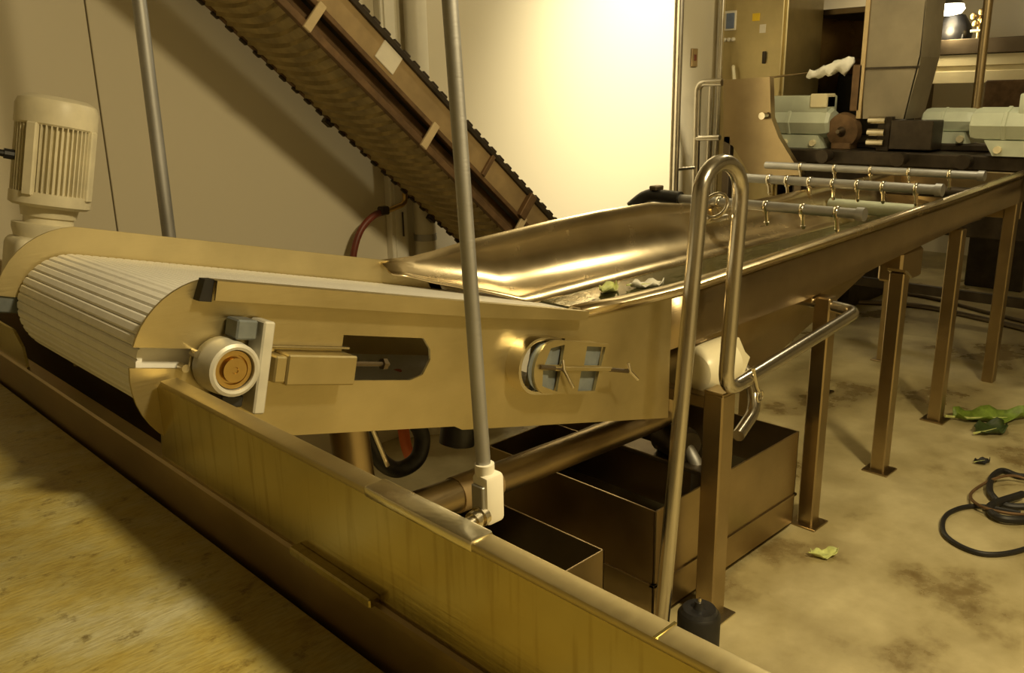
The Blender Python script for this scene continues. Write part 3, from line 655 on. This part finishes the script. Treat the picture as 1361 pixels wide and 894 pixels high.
# grey chute plate
gp = thing('chute_plate', (5.0, 2.95, 1.0), 'grey steel chute plate sloping down into the trough beside the guard rail', 'chute')
MB().prism([(3.17, 1.65), (2.855, 1.66), (2.83, 1.42), (2.77, 1.30), (2.60, 1.08), (2.93, 1.05), (3.08, 1.24), (3.15, 1.27)], lambda u, v, d: (d, u, v), 5.0, 5.02).build('plate', 'steel_brown', gp)
MB().prism([(2.855, 1.66), (2.845, 1.66), (2.82, 1.42), (2.76, 1.30), (2.59, 1.08), (2.60, 1.08), (2.77, 1.30), (2.83, 1.42)], lambda u, v, d: (d, u, v), 5.0, 5.05).build('edge_flange', 'steel_brown', gp)
MB().box((5.0, 3.10, 0), (5.05, 3.15, 1.30), .003).build('leg', 'steel_dark', gp)
MB().box((5.06, 2.62, 0), (5.11, 2.67, 1.15), .003).build('leg', 'steel_dark', gp)
MB().lathe([(0, .022), (.05, .022)], (4.99, 2.85, 1.43), (-1, 0, 0), 12).build('knob', 'steel_bright', gp)

# ------------------------------------------------------------------ far machines
def drive(loc, r, L, label, box=None):
    # horizontal gear motor, axis along y
    x, y, z = loc
    o = thing('drive_motor', (x, y, z - r), label, 'motor')
    MB().lathe([(0, r * .82), (.02, r * .95), (.06, r), (L * .55, r), (L * .56, r * 1.06), (L * .60, r * 1.06), (L * .61, r), (L - .04, r), (L - .01, r * .9), (L, r * .7)], (x, y - L / 2, z), (0, 1, 0), 8).build('housing', 'paint_green', o, 20)
    if box: b_ = MB().box((x - .07, y + box[0], z + r * .6), (x + .07, y + box[1], z + r + .07), .01, None, 2).build('terminal_box', 'paint_green', o)
    MB().prism([(y - L * .35, z - r * .8), (y + L * .30, z - r * .8), (y + L * .18, z - r * 1.65), (y - L * .42, z - r * 1.65)], lambda u, v, d: (d, u, v), x - .07, x + .07).build('gear_case', 'paint_green', o)
    for q in (-.3, .12): MB().lathe([(0, .02), (.03, .02)], (x - .06, y + L * q, z - r * 1.3), (-1, 0, 0), 10).build('bolt', 'beam_cream', o)
    return o
d1 = drive((5.33, 2.80, 1.38), .095, .46, 'pale green drive motor beside the grey chute plate', (-.21, .17))
MB().box((5.25, 2.59, 1.47), (5.37, 2.70, 1.555), .006).build('capacitor_box', 'beam_cream', d1)
drive((5.48, 1.93, 1.39), .075, .30, 'small green drive motor to the right of the hanging duct', None)
drive((5.20, 1.50, 1.38), .095, .42, 'large pale green drive motor at the end of the far machine bed', (-.26, -.02))
db = thing('machine_bed', (5.6, 2.1, 0), 'dark brown machine bed under the green drive motors', 'machine')
MB().box((5.16, 1.20, 1.14), (5.95, 2.98, 1.222), .008).build('deck', 'dark_metal', db)
MB().box((5.405, 1.20, 1.222), (5.95, 2.62, 1.265), .008).build('plinth', 'dark_metal', db)
MB().box((5.62, 1.20, .70), (5.95, 2.98, 1.14), .008).build('apron', 'dark_metal', db)
MB().box((5.25, 2.18, 1.222), (5.40, 2.26, 1.42), .004).build('bearing_stand', 'dark_metal', db)
MB().box((5.22, 1.93, 1.235), (5.38, 2.17, 1.40), .004).build('motor_stand', 'dark_metal', db)
gs = MB().lathe([(0, .03), (.01, .10), (.05, .11), (.09, .09), (.13, .05)], (5.27, 2.49, 1.33), (1, 0, .1), 18).build('gear_stand', 'rust_brown', db)
MB().lathe([(0, .012), (.05, .03), (.07, .06)], (5.22, 2.49, 1.33), (1, 0, 0), 12).build('hub', 'steel_dark', gs)
MB().box((5.27, 2.43, 1.222), (5.38, 2.55, 1.26), .004).build('pedestal', 'rust_brown', db)
for z in (1.27, 1.33, 1.40): MB().lathe([(0, .022), (.10, .022)], (5.22, 2.20, z), (0, 1, 0), 14).build('chrome_roller', 'steel_bright', db)
for y in (1.26, 2.92):
    for x in (5.70, 5.9): MB().box((x - .03, y - .03, 0), (x + .03, y + .03, .75), .004).build('leg', 'dark_metal', db)
MB().bar((5.72, 1.3, .32), (5.72, 2.9, .32), .04, .06, .003).build('cross_brace', 'dark_metal', db)
for y in (2.5, 2.05, 1.7): MB().lathe([(0, .03), (.05, .04), (.10, .04)], (5.16, y, 1.19), (-1, 0, 0), 12).build('end_boss', 'dark_metal', db)
hdx = thing('hanging_duct', (5.5, 2.2, 1.40), 'big dark grey hanging duct that narrows towards the machine bed', 'duct')
dv_ = [(5.30, 2.40, 3.6), (5.30, 2.085, 3.6), (5.30, 2.07, 1.70), (5.30, 2.125, 1.405), (5.30, 2.375, 1.405), (5.30, 2.395, 1.70)]
MB().prism([(q[1], q[2]) for q in dv_], lambda u, v, d: (d, u, v), 5.30, 5.306).build('front_sheet', 'duct_grey', hdx)
MB().prism([(5.30, 3.6), (5.56, 3.6), (5.58, 1.75), (5.30, 1.75)], lambda u, v, d: (u, d, v), 2.07, 2.076).build('side_sheet', 'duct_grey', hdx)
MB().add([(5.30, 2.07, 1.75), (5.58, 2.07, 1.75), (5.58, 2.125, 1.405), (5.30, 2.125, 1.405), (5.30, 2.078, 1.75), (5.58, 2.078, 1.75), (5.58, 2.132, 1.405), (5.30, 2.132, 1.405)], [(0, 1, 2, 3), (7, 6, 5, 4), (0, 4, 5, 1), (1, 5, 6, 2), (2, 6, 7, 3), (3, 7, 4, 0)]).build('lower_sheet', 'duct_grey', hdx)
MB().box((5.306, 2.39, 1.405), (5.58, 2.396, 3.6)).build('side_sheet', 'duct_grey', hdx)
MB().box((5.29, 2.385, 1.405), (5.312, 2.415, 3.6), .002).build('corner_strip', 'steel_brown', hdx)
MB().box((5.292, 2.07, 1.690), (5.302, 2.40, 1.702), .001).build('sheet_joint', 'dark_metal', hdx)
# rag on an arm
ra = thing('arm_rod', (5.3, 2.75, 1.66), 'thin horizontal rod carrying a white rag', 'rod')
MB().tube([(5.32, 3.10, 1.655), (5.32, 2.50, 1.70)], .006, 8).build('rod', 'steel_brown', ra)
MB().box((5.29, 2.40, 1.45), (5.35, 2.46, 1.72), .004).build('stand', 'rust_brown', ra)
rg = []
for i in range(13):
    u = i / 12; rg.append((u, .020 + .026 * u + .006 * math.sin(i * 2.1)))
v = []; f = []; nn = 12
for i, (u, rr) in enumerate(rg):
    for k_ in range(nn):
        a = 2 * PI * k_ / nn; q = rr * (1 + .28 * math.sin(3 * a + i * 1.3)) * (1.0 if 0 < i < 12 else .35)
        v.append((5.30 + q * math.cos(a) * .8, 2.76 - .30 * u, 1.66 + .075 * u + q * math.sin(a) + .008 * math.sin(i * 1.7)))
for i in range(12):
    for k_ in range(nn): f.append((i * nn + k_, i * nn + (k_ + 1) % nn, (i + 1) * nn + (k_ + 1) % nn, (i + 1) * nn + k_))
f += [tuple(range(nn - 1, -1, -1)), tuple(12 * nn + k_ for k_ in range(nn))]
tag(MB().add(v, f).build('white_rag', 'rag', None, 60), 'bright white rag draped on the thin rod', 'rag')
# far right column, shelf and lamp
tag(MB().tube([(5.62, 1.845, 1.30), (5.62, 1.86, 3.6)], .026, 14).build('column_pipe', 'steel_brown'), 'brown vertical pipe rising behind the small drive motor', 'pipe')
sh = thing('far_shelf', (8.2, 2.3, 0), 'long cream shelf frame under a dark beam by the far wall', 'shelf')
MB().box((8.0, .6, 1.74), (8.25, 3.2, 1.83), .004).build('cream_beam', 'beam_cream', sh)
MB().box((8.0, .6, 1.60), (8.25, 3.2, 1.70), .004).build('cream_beam', 'beam_cream', sh)
MB().box((8.02, .6, 1.70), (8.23, 3.2, 1.74)).build('gap_strip', 'beam_cream', sh)
MB().box((7.98, .6, 1.835), (8.3, 3.2, 1.955), .004).build('dark_beam', 'steel_dark', sh)
for y in (.7, 3.1): MB().box((8.05, y - .04, 0), (8.2, y + .04, 1.62), .004).build('leg', 'steel_dark', sh)
MB().box((8.01, .6, .70), (8.22, 3.2, .78), .004).build('low_beam', 'steel_dark', sh)
fm = thing('far_fan', (8.1, 2.9, 1.955), 'black rounded fan casing standing on the dark beam below the lamp', 'fan')
MB().lathe([(0, .14), (.05, .15), (.12, .13), (.20, .08), (.22, .02)], (8.12, 2.92, 1.955), (0, 0, 1), 20).build('casing', 'black_plastic', fm)
MB().box((8.02, 2.80, 1.955), (8.2, 3.04, 2.0), .006).build('base', 'black_plastic', fm)
cb2 = tag(MB().box((7.5, 1.95, 1.38), (7.8, 2.42, 1.62), .01).build('dark_crate', 'rust_brown'), 'dark crate in front of the cream shelf beams', 'crate')
cst = tag(MB().box((7.52, 1.97, 0), (7.78, 2.40, 1.38), .01).build('crate_stand', 'dark_metal'), 'dark stand carrying the crate by the cream shelf', 'stand')
gx = thing('gauge_cluster', (8.0, 2.60, 2.0), 'cluster of small gauges with a white lever above the dark beam', 'gauge')
MB().tube([(8.05, 2.70, 1.95), (8.05, 2.70, 2.18)], .012, 8).build('stem', 'brass', gx)
for y, z in ((2.74, 2.13), (2.68, 2.16), (2.72, 2.07), (2.66, 2.09)): MB().lathe([(0, .02), (.01, .026), (.03, .026), (.034, .02)], (8.05, y, z), (-1, 0, 0), 14).build('gauge', 'brass', gx)
MB().tube([(8.02, 2.75, 2.015), (8.02, 2.66, 2.015), (8.02, 2.63, 2.06)], .012, 8).build('lever', 'plastic_white', gx)
fl_ = thing('far_lamp', (7.9, 2.90, 2.15), 'glowing oval lamp above the black fan casing', 'lamp')
MB().lathe([(0, .02), (.015, .10), (.05, .125), (.09, .11)], (7.9, 2.90, 2.14), (0, 0, 1), 24).build('diffuser', 'lamp_glow', fl_)
MB().lathe([(.088, .115), (.13, .08), (.16, .03)], (7.9, 2.90, 2.14), (0, 0, 1), 24).build('cap', 'galvanised', fl_)
MB().tube([(7.9, 2.90, 2.29), (7.9, 2.90, 3.6)], .008, 8).build('stem', 'galvanised', fl_)
far_l = lamp('far_lamp_light', 'POINT', (7.9, 2.90, 2.05), 10, (1, .8, .45), shadow_soft_size=.08)
# work table on the right behind the trough
tb2 = thing('work_table', (5.3, 1.0, 0), 'dark work table standing on the floor past the trough end', 'table')
MB().box((5.0, .30, .78), (5.75, 1.12, .84), .005).build('top', 'dark_metal', tb2)
for x in (5.05, 5.70):
    for y in (.36, 1.06): MB().box((x - .03, y - .03, 0), (x + .03, y + .03, .78), .004).build('leg', 'rust_brown', tb2)
# cables on the floor
def floor_cable(pts, r, label, mat='black_rubber'):
    return tag(MB().tube(catmull(pts, 10), r, 10).build('floor_cable', mat), label, 'cable')
floor_cable([(4.5, -.2, .012), (3.95, .40, .012), (3.50, .66, .012), (3.22, .70, .012), (3.06, .80, .012), (3.10, .94, .012), (3.27, 1.0, .012), (3.42, .95, .012), (3.46, .80, .02)], .009, 'wide loop of black cable on the concrete floor')
floor_cable([(4.9, .0, .014), (4.3, .55, .014), (3.95, .80, .014), (3.83, .90, .014), (3.84, .98, .012), (3.70, .98, .02), (3.55, .93, .02), (3.52, .84, .012), (3.70, .66, .03), (4.3, .20, .014), (4.8, -.2, .014)], .013, 'thick black cable bunched beyond the wide cable loop')
floor_cable([(3.60, .66, .028), (3.42, .80, .030), (3.40, .93, .030), (3.55, 1.0, .012), (3.75, .93, .036), (3.84, .76, .012), (4.2, .30, .008)], .006, 'thin dark cord crossing over the cable loops', 'rust_brown')
floor_cable([(3.62, .76, .012), (3.44, .76, .020), (3.36, .84, .022), (3.44, .90, .022), (3.62, .84, .028)], .015, 'short thick black cable coil inside the wide loop')
floor_cable([(6.2, 3.0, .014), (6.5, 2.4, .014), (6.42, 1.9, .014), (6.3, 1.5, .014), (6.25, .9, .014)], .022, 'thick dark hose lying across the far floor', 'steel_dark')
floor_cable([(6.7, 3.0, .014), (6.85, 2.5, .014), (6.62, 1.9, .014), (6.5, 1.5, .014), (6.5, .9, .014)], .014, 'thinner dark hose lying behind the thick far hose', 'steel_dark')

for o in bpy.data.objects:
    if '_o' in o: del o['_o']
